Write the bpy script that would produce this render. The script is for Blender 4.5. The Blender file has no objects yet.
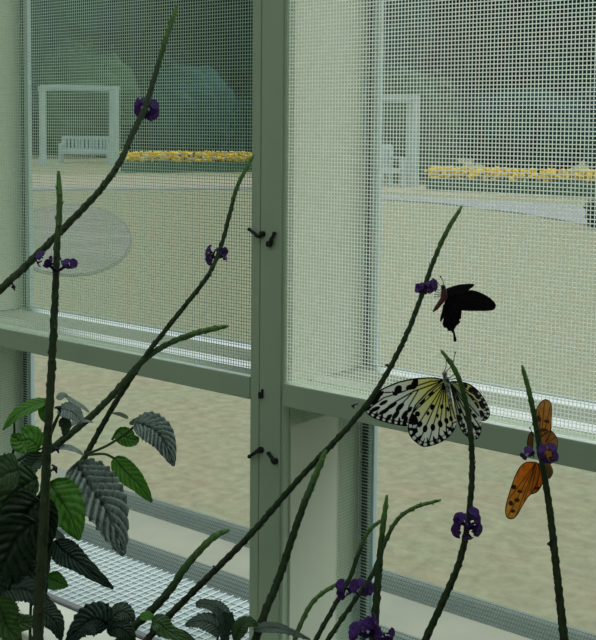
import bpy, math, random
from mathutils import Vector, Matrix
from mathutils.noise import noise as pnoise
R_ = random.Random(7)
SC = bpy.context.scene
COL = SC.collection

# ------------------------------------------------------------------ camera
F_PX, PCX, PCY = 1135.0, 298.0, 222.0
YAW, PITCH = math.radians(39.4), math.atan(93/1135.0)
AX = Vector((-math.sin(YAW), math.cos(YAW), 0))
RT = Vector((math.cos(YAW), math.sin(YAW), 0))
FW = AX*math.cos(PITCH) + Vector((0, 0, -math.sin(PITCH)))
UP = RT.cross(FW)
ROLL = .009
CR, CU = RT*math.cos(ROLL)+UP*math.sin(ROLL), UP*math.cos(ROLL)-RT*math.sin(ROLL)   # the photograph is tilted by half a degree

def ray(x, y):
    return FW + CR*((x-PCX)/F_PX) + CU*((PCY-y)/F_PX)
def at(x, y, d):                       # point seen at (x, y), d metres along the optical axis
    return ray(x, y)*d
def on_y(x, y, Y):
    r = ray(x, y); return r*(Y/r.y)
def on_z(x, y, Z):
    r = ray(x, y); return r*(Z/r.z)

cd = bpy.data.cameras.new('camera')
cam = bpy.data.objects.new('camera', cd); COL.objects.link(cam)
cd.sensor_fit = 'HORIZONTAL'; cd.sensor_width = 36.0
cd.lens = 36.0*F_PX/596.0
cd.shift_y = -(320-PCY)/596.0
cd.shift_x = 0.0
cd.clip_start = 0.02; cd.clip_end = 500
m = Matrix((CR, CU, -FW)).transposed()
cam.rotation_euler = m.to_euler()
SC.camera = cam

# ------------------------------------------------------------------ materials
def mat(name, color, rough=0.6, spec=0.3, vcol=False, noise=None, transl=0.0, tcol=None, bump=None, metal=0.0):
    ma = bpy.data.materials.new(name); ma.use_nodes = True
    nt = ma.node_tree; nt.nodes.clear()
    out = nt.nodes.new('ShaderNodeOutputMaterial')
    b = nt.nodes.new('ShaderNodeBsdfPrincipled')
    b.inputs['Base Color'].default_value = (*color, 1)
    b.inputs['Roughness'].default_value = rough
    b.inputs['Specular IOR Level'].default_value = spec
    b.inputs['Metallic'].default_value = metal
    src = None
    if vcol:
        a = nt.nodes.new('ShaderNodeVertexColor'); a.layer_name = 'Col'
        src = a.outputs['Color']
    if noise:
        sc, c2, detail, stretch = noise
        tc = nt.nodes.new('ShaderNodeTexCoord'); mp = nt.nodes.new('ShaderNodeMapping')
        mp.inputs['Scale'].default_value = stretch
        n = nt.nodes.new('ShaderNodeTexNoise'); n.inputs['Scale'].default_value = sc; n.inputs['Detail'].default_value = detail
        cr = nt.nodes.new('ShaderNodeValToRGB')
        cr.color_ramp.elements[0].position = .32; cr.color_ramp.elements[1].position = .68
        nt.links.new(tc.outputs['Object'], mp.inputs['Vector']); nt.links.new(mp.outputs['Vector'], n.inputs['Vector'])
        nt.links.new(n.outputs['Fac'], cr.inputs['Fac'])
        if src is None:
            cr.color_ramp.elements[0].color = (*color, 1); cr.color_ramp.elements[1].color = (*c2, 1)
            src = cr.outputs['Color']
        else:
            cr.color_ramp.elements[0].color = (.7, .7, .7, 1); cr.color_ramp.elements[1].color = (1.25, 1.25, 1.25, 1)
            mx = nt.nodes.new('ShaderNodeMix'); mx.data_type = 'RGBA'; mx.blend_type = 'MULTIPLY'; mx.inputs['Factor'].default_value = 1
            nt.links.new(src, mx.inputs[6]); nt.links.new(cr.outputs['Color'], mx.inputs[7]); src = mx.outputs[2]
        if bump:
            bp = nt.nodes.new('ShaderNodeBump'); bp.inputs['Strength'].default_value = bump; bp.inputs['Distance'].default_value = .002
            nt.links.new(n.outputs['Fac'], bp.inputs['Height']); nt.links.new(bp.outputs['Normal'], b.inputs['Normal'])
    if src is not None: nt.links.new(src, b.inputs['Base Color'])
    last = b.outputs['BSDF']
    if transl > 0:
        t = nt.nodes.new('ShaderNodeBsdfTranslucent')
        t.inputs['Color'].default_value = (*(tcol or color), 1)
        if src is not None and tcol is None: nt.links.new(src, t.inputs['Color'])
        mx = nt.nodes.new('ShaderNodeMixShader'); mx.inputs['Fac'].default_value = transl
        nt.links.new(last, mx.inputs[1]); nt.links.new(t.outputs['BSDF'], mx.inputs[2]); last = mx.outputs['Shader']
    nt.links.new(last, out.inputs['Surface'])
    return ma

M = {}
M['paint'] = mat('sage_paint', (.38, .47, .34), .5, .3, noise=(9, (.34, .44, .32), 3, (1, 1, .15)))  # cream paint with the unlit side's shade and green cast put in
M['shelf'] = mat('dull_shelf_paint', (.27, .31, .24), .6, .2, noise=(14, (.23, .27, .21), 3, (.2, 1, 1)))  # darker paint tone stands in for less sun on the shelf
M['cream'] = mat('cream_paint', (.52, .58, .46), .55, .25, noise=(14, (.48, .53, .41), 3, (1, 1, .2)))
M['white_metal'] = mat('aluminium_bead', (.93, .95, .95), .34, .5, metal=1.0)  # metal wedges added along the edges, sloped to glint like sunlit edges
M['blue_frame'] = mat('bluish_metal', (.42, .55, .56), .35, .5)
M['dark_gap'] = mat('dark_gasket', (.07, .08, .08), .7, .2)
M['grey_strip'] = mat('grey_strip', (.20, .22, .23), .5, .3)
M['wire'] = mat('white_wire', (.86, .92, .86), .4, .4, transl=.85, tcol=(.97, 1, .96))
M['wire_old'] = mat('weathered_wire', (.58, .68, .60), .5, .3, transl=.7, tcol=(.68, .78, .68))  # greyer wire colour stands in for the left bay's dimmer light
M['wire_floor'] = mat('bright_wire', (.76, .84, .85), .35, .4)
M['wire_dark'] = mat('grey_wire', (.19, .26, .27), .5, .3)  # dark wires imitate the mesh shadow on the two sill bands
M['ledge'] = mat('blue_grey_ledge', (.46, .57, .57), .4, .4, noise=(12, (.41, .53, .54), 4, (1, 1, 1)))
M['kerb'] = mat('pale_kerb', (.56, .63, .57), .6, .2, noise=(12, (.51, .59, .54), 4, (1, 1, 1)))  # added wedge behind the shadow wires, sloped to catch sky light
M['sill_out'] = mat('concrete_sill', (.40, .42, .34), .8, .1, noise=(10, (.34, .37, .31), 4, (1, 1, 1)))
M['sill_in'] = mat('inner_sill', (.80, .84, .74), .5, .2, noise=(8, (.74, .78, .66), 4, (1, 1, 1)))
M['plaster'] = mat('inner_plaster', (.55, .6, .52), .8, .1, noise=(5, (.5, .55, .48), 4, (1, 1, 1)))
M['soil'] = mat('soil', (.05, .035, .02), .95, .1, noise=(40, (.09, .06, .035), 5, (1, 1, 1)), bump=.6)
M['path_in'] = mat('inner_paving', (.25, .25, .22), .8, .1, noise=(6, (.3, .3, .27), 4, (1, 1, 1)))
M['stem'] = mat('stem_bark', (.03, .05, .02), .6, .25, vcol=True, noise=(260, (0, 0, 0), 3, (1, 1, .5)), bump=.5)
M['leaf'] = mat('leaf_green', (.1, .2, .05), .34, .6, vcol=True, transl=.38)
M['petal'] = mat('violet_petal', (.10, .035, .23), .5, .3, transl=.35, tcol=(.16, .045, .36))
M['calyx'] = mat('dark_calyx', (.03, .02, .05), .6, .2)
M['wing'] = mat('wing_scales', (.8, .8, .6), .6, .2, vcol=True, transl=.62)
M['blackbody'] = mat('black_body', (.012, .011, .012), .5, .3)
M['redbody'] = mat('red_body', (.13, .012, .018), .5, .3, noise=(300, (.02, .01, .01), 2, (1, 1, 1)))
M['whitebody'] = mat('white_spotted_body', (.55, .58, .52), .6, .2, noise=(420, (.02, .02, .02), 1, (1, 1, 1)))
M['tanbody'] = mat('tan_body', (.30, .14, .05), .6, .2, noise=(200, (.2, .09, .03), 2, (1, 1, 1)))
M['blackmetal'] = mat('black_metal', (.006, .008, .007), .5, .3)
M['garden_white'] = mat('white_garden_wood', (.46, .58, .58), .6, .2, noise=(4, (.40, .52, .52), 3, (1, 1, 1)))
M['yellow'] = mat('yellow_petals', (.98, .74, .06), .7, .1, transl=.2, noise=(2.5, (.85, .66, .10), 2, (1, 1, 1)))
M['bedleaf'] = mat('bed_foliage', (.04, .12, .09), .7, .1, transl=.15, noise=(3, (.06, .16, .10), 3, (1, 1, 1)))
def folmat(name, a, b): return mat(name, a, .75, .08, noise=(.35, b, 5, (1, 1, 1)), transl=.2)
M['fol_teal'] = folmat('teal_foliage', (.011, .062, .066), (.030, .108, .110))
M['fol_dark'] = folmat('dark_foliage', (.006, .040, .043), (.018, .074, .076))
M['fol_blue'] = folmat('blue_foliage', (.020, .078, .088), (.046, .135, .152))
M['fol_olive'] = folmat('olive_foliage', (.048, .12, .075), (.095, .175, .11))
M['trunk'] = mat('trunk_bark', (.06, .05, .035), .9, .1, noise=(6, (.1, .08, .06), 4, (1, 1, .2)))
M['gravel'] = mat('grey_gravel', (.19, .195, .17), .9, .1, noise=(1.3, (.27, .275, .24), 6, (1, 1, 1)))
M['gravel_rim'] = mat('gravel_rim', (.13, .165, .115), .9, .1, noise=(2, (.2, .24, .2), 5, (1, 1, 1)))
M['pathgrey'] = mat('grey_path', (.31, .32, .355), .9, .1, noise=(.8, (.27, .30, .31), 6, (1, 1, 1)))
M['verge'] = mat('pale_verge', (.40, .37, .27), .9, .1, noise=(1, (.34, .33, .25), 6, (1, 1, 1)))

def lawn_mat():
    ma = bpy.data.materials.new('dry_lawn'); ma.use_nodes = True
    nt = ma.node_tree; b = nt.nodes['Principled BSDF']
    b.inputs['Roughness'].default_value = .95; b.inputs['Specular IOR Level'].default_value = .05
    tc = nt.nodes.new('ShaderNodeTexCoord')
    def nz(scale, det, e0, e1, stops):
        n = nt.nodes.new('ShaderNodeTexNoise'); n.inputs['Scale'].default_value = scale; n.inputs['Detail'].default_value = det
        n.inputs['Roughness'].default_value = .65
        nt.links.new(tc.outputs['Object'], n.inputs['Vector'])
        c = nt.nodes.new('ShaderNodeValToRGB'); c.color_ramp.elements[0].position = e0; c.color_ramp.elements[1].position = e1
        c.color_ramp.elements[0].color = (*stops[0], 1); c.color_ramp.elements[1].color = (*stops[1], 1)
        nt.links.new(n.outputs['Fac'], c.inputs['Fac']); return c.outputs['Color'], n
    base, _ = nz(1.7, 8, .3, .7, ((.30, .28, .19), (.26, .30, .20)))
    fine, fn = nz(17, 6, .3, .72, ((.78, .78, .78), (1.2, 1.2, 1.2)))
    mx = nt.nodes.new('ShaderNodeMix'); mx.data_type = 'RGBA'; mx.blend_type = 'MULTIPLY'; mx.inputs['Factor'].default_value = 1
    nt.links.new(base, mx.inputs[6]); nt.links.new(fine, mx.inputs[7])
    nt.links.new(mx.outputs[2], b.inputs['Base Color'])
    return ma
M['lawn'] = lawn_mat()

# ------------------------------------------------------------------ mesh builder
class MB:
    def __init__(s): s.v = []; s.f = []; s.c = None; s.fm = []
    def add(s, vs, fs, mi=0, col=None):
        o = len(s.v); s.v += [tuple(p) for p in vs]; s.f += [tuple(i+o for i in f) for f in fs]; s.fm += [mi]*len(fs)
        if col is not None:
            if s.c is None: s.c = [(1, 1, 1)]*o
            s.c += list(col) if isinstance(col, list) else [col]*len(vs)
        elif s.c is not None: s.c += [(1, 1, 1)]*len(vs)
        return s
    def box(s, x0, x1, y0, y1, z0, z1, mi=0):
        vs = [(x, y, z) for x in (x0, x1) for y in (y0, y1) for z in (z0, z1)]
        return s.add(vs, [(0, 1, 3, 2), (4, 6, 7, 5), (0, 4, 5, 1), (2, 3, 7, 6), (0, 2, 6, 4), (1, 5, 7, 3)], mi)
    def obox(s, c, ax, ay, az, hx, hy, hz, mi=0):
        c = Vector(c)
        vs = [c+ax*(i*hx)+ay*(j*hy)+az*(k*hz) for i in (-1, 1) for j in (-1, 1) for k in (-1, 1)]
        return s.add(vs, [(0, 1, 3, 2), (4, 6, 7, 5), (0, 4, 5, 1), (2, 3, 7, 6), (0, 2, 6, 4), (1, 5, 7, 3)], mi)
    def tube(s, pts, rad, n=8, mi=0, col=None, cap=True, rfun=None):
        pts = [Vector(p) for p in pts]; N = len(pts); vs = []; cs = []
        t0 = (pts[1]-pts[0]).normalized()
        u = t0.orthogonal().normalized()
        for i, p in enumerate(pts):
            t = (pts[min(i+1, N-1)]-pts[max(i-1, 0)]).normalized()
            u = (u-t*u.dot(t)).normalized(); w = t.cross(u)
            r = rad[i] if isinstance(rad, (list, tuple)) else rad
            for k in range(n):
                a = 2*math.pi*k/n
                rr = r*(rfun(i, k) if rfun else 1)
                vs.append(p+u*(math.cos(a)*rr)+w*(math.sin(a)*rr))
                if col is not None: cs.append(col[i] if isinstance(col, list) else col)
        fs = []
        for i in range(N-1):
            for k in range(n):
                a, b = i*n+k, i*n+(k+1) % n
                fs.append((a, b, b+n, a+n))
        if cap: fs += [tuple(range(n-1, -1, -1)), tuple(range((N-1)*n, N*n))]
        return s.add(vs, fs, mi, cs if col is not None else None)
    def ball(s, c, rx, ry, rz, nu=12, nv=8, mi=0, axes=None, wob=0, col=None):
        c = Vector(c); A = axes or (Vector((1, 0, 0)), Vector((0, 1, 0)), Vector((0, 0, 1)))
        vs = []; fs = []
        for j in range(nv+1):
            ph = math.pi*j/nv
            for i in range(nu):
                th = 2*math.pi*i/nu
                d = Vector((math.sin(ph)*math.cos(th), math.sin(ph)*math.sin(th), math.cos(ph)))
                k = 1+wob*pnoise(d*2.3+c)
                vs.append(c+A[0]*(d.x*rx*k)+A[1]*(d.y*ry*k)+A[2]*(d.z*rz*k))
        for j in range(nv):
            for i in range(nu):
                a = j*nu+i; b = j*nu+(i+1) % nu
                fs.append((a, a+nu, b+nu, b))
        return s.add(vs, fs, mi, col)
    def build(s, name, mats, parent=None, smooth=False, origin=None):
        me = bpy.data.meshes.new(name)
        o0 = Vector(origin) if origin is not None else None
        if o0 is None and parent is None and s.v:
            n = len(s.v); cx = (min(p[0] for p in s.v)+max(p[0] for p in s.v))/2; cy = (min(p[1] for p in s.v)+max(p[1] for p in s.v))/2
            o0 = Vector((cx, cy, min(p[2] for p in s.v)))
        if parent is not None: o0 = Vector(parent_world(parent))
        me.from_pydata([Vector(p)-o0 for p in s.v], [], s.f)
        for ma in (mats if isinstance(mats, (list, tuple)) else [mats]): me.materials.append(ma)
        for p, i in zip(me.polygons, s.fm):
            p.material_index = i; p.use_smooth = smooth
        if s.c is not None:
            ca = me.color_attributes.new('Col', 'FLOAT_COLOR', 'POINT')
            for i, c in enumerate(s.c): ca.data[i].color = (*c, 1)
        me.update()
        ob = bpy.data.objects.new(name, me); COL.objects.link(ob)
        if parent is not None: ob.parent = parent
        else: ob.location = o0
        return ob

def parent_world(p):
    v = Vector(p.location)
    while p.parent is not None:
        p = p.parent; v += Vector(p.location)
    return v
def tag(o, label=None, cat=None, group=None, kind=None):
    if label: o['label'] = label
    if cat: o['category'] = cat
    if group: o['group'] = group
    if kind: o['kind'] = kind
    return o
def thing(name, loc, label, cat, group=None):
    o = bpy.data.objects.new(name, None); COL.objects.link(o); o.location = loc; o.empty_display_size = .02
    return tag(o, label, cat, group)
def struct(o, label=None, cat=None): return tag(o, label, cat, kind='structure')
def bevel(o, w, seg=2):
    b = o.modifiers.new('bevel', 'BEVEL'); b.width = w; b.segments = seg; b.limit_method = 'ANGLE'; return o

# ------------------------------------------------------------------ window wall
YI = .945                                  # inner plane of the frame
XP0 = on_y(249.5, 390, YI).x               # post left / right
XP1 = on_y(283, 390, YI).x
YO = None
r = ray(361.5, 300); YO = r.y*(XP1/r.x)    # outer plane, where the jamb ends
PITCHX = XP1 - on_y(20.5, 250, YO).x         # from jamb to jamb of the next bay
ZR1 = on_y(283, 383.5, YI).z               # transom top / bottom at the inner plane
ZR0 = on_y(283, 406.5, YI).z
ZL = on_y(110, 623, YI).z                  # ledge at the bottom
ZTOP = .62
ZFLOOR, ZGR = -1.30, -1.30
print('POST', XP0, XP1, 'YO', YO, 'PITCHX', PITCHX, 'ZR', ZR0, ZR1, 'ZL', ZL, 'ledge outer', on_z(130, 553, ZL), on_z(150, 512, ZL))
W_POST = XP1-XP0
posts = [XP1-2*PITCHX, XP1-PITCHX, XP1, XP1+PITCHX]      # right faces
bays = [(posts[i], posts[i+1]-W_POST) for i in range(3)]
XL, XR = posts[0]-W_POST, posts[3]

for i, xr in enumerate(posts):
    b = MB()
    xl = xr-W_POST
    s = W_POST*.27
    b.box(xl+s+.0015, xr-.004, YI, YO, ZL-.01, ZTOP)         # box mullion core
    b.box(xl, xl+s, YI+.001, YO, ZL-.01, ZTOP)               # left stile
    b.box(xl+.001, xr-.001, YI+.004, YO-.002, ZL-.01, ZTOP)
    b.box(xr-.0045, xr, YI+.002, YO, ZL-.01, ZTOP)           # right bead
    o = bevel(b.build('trim_%d' % (i+1), M['cream'] if False else M['paint']), .0012)
    struct(o, 'sage painted wooden window post' , None)

# jamb linings (cream), transom, outer frames: one window structure per bay and level
def bars(b, x0, x1, y, z0, z1, mi=0):
    pass
def prism(b, x0, x1, y0, y1, z0, z1):       # wedge sloped up and into the room to catch the light
    b.add([(x0, y0, z0), (x0, y1, z0), (x0, y1, z1), (x1, y0, z0), (x1, y1, z0), (x1, y1, z1)], [(0, 2, 1), (3, 4, 5), (0, 1, 4, 3), (1, 2, 5, 4), (0, 3, 5, 2)])
W = {}
n = 0
TB = .022                                   # outer frame section
for bi, (x0, x1) in enumerate(bays):
    # transom between the upper and lower opening
    b = MB()
    b.box(x0, x1, YI, YI+.028, ZR0, ZR1)
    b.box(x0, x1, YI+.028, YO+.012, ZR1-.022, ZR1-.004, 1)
    o = bevel(b.build('trim_%d' % (bi+5), [M['paint'], M['shelf']]), .001); struct(o, 'sage painted wooden rail between upper and lower window openings')
    e = MB(); prism(e, x0, x1, YI+.0005, YI+.0045, ZR1, ZR1+.0016)
    e.build('bead', M['white_metal'], o)
    e = MB(); prism(e, x0+.003, x1-.003, YI+.048, YI+.061, ZR1-.004, ZR1+.0007)
    e.build('bead', M['white_metal'], o)
    for lv, (z0, z1) in enumerate(((ZR1-.004, ZTOP), (ZL, ZR0))):
        n += 1
        w = bpy.data.objects.new('window_%d' % n, None); COL.objects.link(w); w.location = ((x0+x1)/2, YI, z0); struct(w)
        # cream jambs lining the left and right of the opening
        for side, (a, c) in enumerate(((x0, x0+.0025), (x1-.0025, x1))):
            j = MB(); j.box(a, c, YI+.012, YO-.004, z0+.001, z1); j.build('jamb_lining', M['cream'], w)
        f = MB()
        fx0, fx1 = x0+.0025, x1-.0025
        f.box(fx0, fx0+.0025, YO-.004, YO+.001, z0, z1)
        f.box(fx0+.009, fx0+.0185, YO+.001, YO+.009, z0, z1)
        f.box(fx1-.0025, fx1, YO-.004, YO+.001, z0, z1)
        f.box(fx1-.0185, fx1-.009, YO+.001, YO+.009, z0, z1)
        if lv == 0: f.box(fx0+.009, fx1-.009, YO+.001, YO+.009, z0, z0+.005)
        bevel(f.build('outer_frame', M['blue_frame'], w), .001)
        g = MB()
        g.box(fx0+.0026, fx0+.0088, YO-.001, YO+.004, z0, z1); g.box(fx1-.0088, fx1-.0026, YO-.001, YO+.004, z0, z1)
        g.build('gasket', M['dark_gap'], w)
        if lv == 0:
            e = MB(); prism(e, fx0+.004, fx1-.004, YO-.0095, YO+.0005, z0, z0+.0037); e.build('bead', M['white_metal'], w)
        W[(bi, lv)] = (x0, x1, z0, z1)

# wire mesh screens -------------------------------------------------------
P = .00392
def wire(b, p, q, r, mi=0):
    b.tube([p, q], r, 6, mi, cap=False)
scr_labels = ['white wire mesh screen in the upper bay past the left post',
              'white wire mesh screen in the upper left window, before the slatted garden bench',
              'bright white wire mesh screen in the upper right window behind the butterflies']
for bi in (1, 2):
    x0, x1, z0, z1 = W[(bi, 0)]
    b = MB(); ys = YI+.006; rw = (0, .00043, .00054)[bi]
    zb = ZR1+.0022
    k = int((x1-x0)/P)
    for i in range(k+1):
        x = x0+.001+i*P + R_.uniform(-.0001, .0001)
        if x < x1: wire(b, (x, ys, zb), (x, ys, z1-.002), rw*.92)
    k = int((z1-zb-.004)/P)
    for i in range(k+1):
        z = zb+i*P+R_.uniform(-.00012, .00012)
        wire(b, (x0, ys-.0006, z), (x1, ys-.0006, z), rw)
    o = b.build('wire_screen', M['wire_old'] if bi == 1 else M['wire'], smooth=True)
    tag(o, scr_labels[bi], 'screen')

# lower ledge, its mesh liner, the sills ---------------------------------
YL0, YL1 = YI+.006, YO+.026
YS1 = on_z(150, 512, ZL).y
led = MB(); led.box(XL, XR, YL0, YL1, ZL-.03, ZL-.002)
struct(led.build('trim_8', M['ledge']))
st = MB(); st.box(XL, XR, YI-.004, YI+.006, ZL-.03, ZL+.003)
struct(bevel(st.build('trim_9', M['grey_strip']), .001))
so = MB(); so.box(XL-.3, XR+.3, YL1, YS1, ZL-.05, ZL-.004)
struct(bevel(so.build('trim_10', M['sill_out']), .004))
si = MB(); si.box(XL, XR, .855, YI-.004, ZL-.03, ZL)
struct(bevel(si.build('trim_11', M['sill_in']), .003))

kb = MB(); prism(kb, XL, XR, YL1-.0015, YL1+.0205, ZL-.004, ZL+.018); struct(kb.build('trim_14', M['kerb']))
lin_labels = ['', 'white wire mesh laid on the ledge under the lower left window',
              'white wire mesh laid on the ledge under the lower right window']
PF = .0127
for bi in (1, 2):
    x0, x1, z0, z1 = W[(bi, 1)]
    t = thing('wire_mesh', ((x0+x1)/2, (YI+YO)/2, ZL), lin_labels[bi], 'wire mesh')
    b = MB()
    k = int((x1-x0)/PF)
    for i in range(k): wire(b, (x0+.003+i*PF, YL0+.002, ZL+.0004), (x0+.003+i*PF, YL1-.004, ZL+.0004), .0009)
    k = int((YL1-YL0)/PF)
    for i in range(k): wire(b, (x0+.003, YL0+.004+i*PF, ZL-.0006), (x1-.003, YL0+.004+i*PF, ZL-.0012), .0008) if YL0+.004+i*PF < YL1-.004 else None
    b.build('floor_panel', M['wire_floor'], t, smooth=True)
    b = MB(); H = .022
    k = int((x1-x0)/P)
    yy = YL1-.003
    for i in range(k): wire(b, (x0+.003+i*P, yy, ZL-.002), (x0+.003+i*P, yy+H-.002, ZL+H-.004), .0004)
    for i in range(int(H/P)+1): wire(b, (x0+.002, yy+i*P, ZL+i*P-.002), (x1-.002, yy+i*P, ZL+i*P-.002), .0005)
    tag(b.build('upright_edge', M['wire_dark'], t, smooth=True), 'grey upturned mesh edge')
    b = MB(); yj0, yj1 = YO-.042, YO-.004
    xj = x0+.0040
    for i in range(int((yj1-yj0)/P)): wire(b, (xj, yj0+i*P, ZL), (xj, yj0+i*P, z1), .00045)
    for i in range(int((z1-ZL)/P)): wire(b, (xj, yj0-.004, ZL+i*P), (xj, yj1, ZL+i*P), .00045)
    for i in range(int((z1-ZL)/P)): wire(b, (xj-.001, YO-.0045, ZL+.002+i*P), (x0+.0205, YO-.0045, ZL+.002+i*P), .0006)
    b.build('jamb_strip', M['wire_old'], t, smooth=True)
    b = MB()
    for i in range(int((YO-YI-.06)/P)): wire(b, (xj, YI+.014+i*P, z1-.024), (xj, YI+.014+i*P, z1), .00045)
    for i in range(6): wire(b, (xj, YI+.012, z1-.002-i*P), (xj, YO-.044, z1-.002-i*P), .00045)
    b.build('top_strip', M['wire_old'], t, smooth=True)
b = MB(); yy = YS1-.005; H = .022
for i in range(int((XR-XL-.7)/P)): wire(b, (XL+.6+i*P, yy, ZL-.004), (XL+.6+i*P, yy+H-.002, ZL+H-.006), .0004)
kb = MB(); prism(kb, XL+.55, XR-.05, YS1-.003, YS1+.019, ZL-.005, ZL+.017); struct(kb.build('trim_13', M['kerb']))
for i in range(int(H/P)+1): wire(b, (XL+.6, yy+i*P, ZL-.004+i*P), (XR-.1, yy+i*P, ZL-.004+i*P), .0005)
tag(b.build('wire_edging', M['wire_dark'], smooth=True), 'low grey wire mesh edging along the outer concrete sill, next to the lawn', 'wire mesh')

# room shell ---------------------------------------------------------------
RX0, RX1, RY0, RZ1 = XL-.5, XR+1.2, -1.7, 1.45
b = MB(); b.box(XL-.5, RX1, .90, YL1, ZFLOOR, ZL-.03); struct(b.build('wall_front', M['plaster']))
b = MB(); b.box(RX0, XL, YI, YL1, ZL-.03, ZTOP); b.box(XR, RX1, YI, YL1, ZL-.03, ZTOP)
b.box(RX0, RX1, YI, YL1, ZTOP, RZ1); struct(b.build('wall_front', M['plaster']))
b = MB(); b.box(RX0-.1, RX0, RY0, YL1, ZFLOOR, RZ1); struct(b.build('wall_left', M['plaster']))
b = MB(); b.box(RX1, RX1+.1, RY0, YL1, ZFLOOR, RZ1); struct(b.build('wall_right', M['plaster']))
b = MB(); b.box(RX0-.1, RX1+.1, RY0-.1, RY0, ZFLOOR, RZ1); struct(b.build('wall_back', M['plaster']))
b = MB(); b.box(RX0-.1, RX1+.1, RY0-.1, YL1, ZFLOOR-.1, ZFLOOR); struct(b.build('floor', M['path_in']))
b = MB()                                    # greenhouse roof: rafters with open panes between
SKY0, SKY1 = -1.3, .93
b.box(RX0-.1, RX1+.1, RY0-.1, SKY0, RZ1, RZ1+.08)
b.box(RX0-.1, RX1+.1, SKY1, YL1, RZ1, RZ1+.08)
x = RX0-.1
while x < RX1+.1:
    b.box(x, x+.09, SKY0, SKY1, RZ1, RZ1+.08); x += .9
struct(b.build('ceiling', M['plaster']))
ZSOIL = -.82
b = MB()
def soil(b):
    nx, ny = 60, 16; vs = []; fs = []
    for j in range(ny+1):
        for i in range(nx+1):
            X = XL+(XR+.3-XL)*i/nx; Y = .16+(.85-.16)*j/ny
            vs.append((X, Y, ZSOIL+.012*pnoise(Vector((X*9, Y*9, 0)))))
    for j in range(ny):
        for i in range(nx):
            a = j*(nx+1)+i; fs.append((a, a+1, a+nx+2, a+nx+1))
    b.add(vs, fs)
soil(b); pl = b.build('planting_soil', M['soil'], smooth=True); tag(pl, 'dark soil filling the indoor planter', 'soil', kind='stuff')
b = MB(); b.box(XL, XR+.3, .10, .16, ZFLOOR, ZSOIL+.03); b.box(XL, XR+.3, .85, .90, ZFLOOR, ZSOIL+.03)
b.box(XL-.05, XL, .10, .90, ZFLOOR, ZSOIL+.03); b.box(XR+.3, XR+.35, .10, .90, ZFLOOR, ZSOIL+.03)
struct(b.build('trim_12', M['plaster']))

# hooks and bolt on the post ----------------------------------------------
def hook(px, pts, r, label):
    P0 = [on_y(x, y, YI-.003) for x, y in pts]
    base = on_y(px[0], px[1], YI)
    t = thing('latch_hook', base, label, 'hook')
    b = MB(); r *= 1.45; b.tube(P0, [r*.9, r, r*1.1, r*1.35, r*1.5, r*1.2][:len(P0)], 8); b.ball(P0[0], r*1.3, r*1.3, r*1.3); b.ball(P0[-1], r*1.3, r*1.3, r*1.3)
    b.build('hook', M['blackmetal'], t, smooth=True)
    s = MB(); s.tube([P0[-1]+Vector((0, -.001, 0)), P0[-1]+Vector((0, .0045, 0))], r*1.9, 10)
    s.build('screw', M['blackmetal'], t)
hook((259, 235), [(249.3, 229.3), (252, 231.6), (254.5, 233.2), (257, 236), (259.5, 236.5), (261.6, 234)], .0012, 'upper left black hook latch, lying slantwise on the window post')
hook((270, 240), [(274, 233.6), (272.8, 236.8), (271.2, 238.8), (271, 241.5), (270.2, 244), (268.5, 244)], .0013, 'upper right black hook latch, hanging on the window post')
hook((258, 453), [(249.4, 456.5), (252, 454.8), (255, 452.6), (257.5, 451), (260, 450.3)], .0013, 'lower left black hook latch on the window post beneath the rail')
hook((272, 458), [(268.5, 453.5), (270, 456), (271.6, 457.5), (272.6, 460.5), (274.3, 461.5)], .0013, 'lower right black hook latch on the window post beneath the rail')
b = MB(); p = on_y(260.5, 394, YI-.001); b.box(p.x-.0018, p.x+.0012, p.y-.002, p.y+.003, p.z-.005, p.z+.002)
b.box(p.x+.0022, p.x+.0036, p.y-.002, p.y+.003, p.z-.004, p.z+.006)
tag(b.build('door_catch', M['blackmetal']), 'tiny dark catch on the post where the rails meet', 'catch')

# ------------------------------------------------------------------ flower spikes
def smooth_path(pts, n=14):
    P_ = [Vector(p) for p in pts]; out = []
    for i in range(len(P_)-1):
        p0 = P_[max(i-1, 0)]; p1 = P_[i]; p2 = P_[i+1]; p3 = P_[min(i+2, len(P_)-1)]
        for k in range(n):
            t = k/n
            out.append(.5*((2*p1)+(p2-p0)*t+(2*p0-5*p1+4*p2-p3)*t*t+(3*p1-p0-3*p2+p3)*t*t*t))
    out.append(P_[-1]); return out

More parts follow.
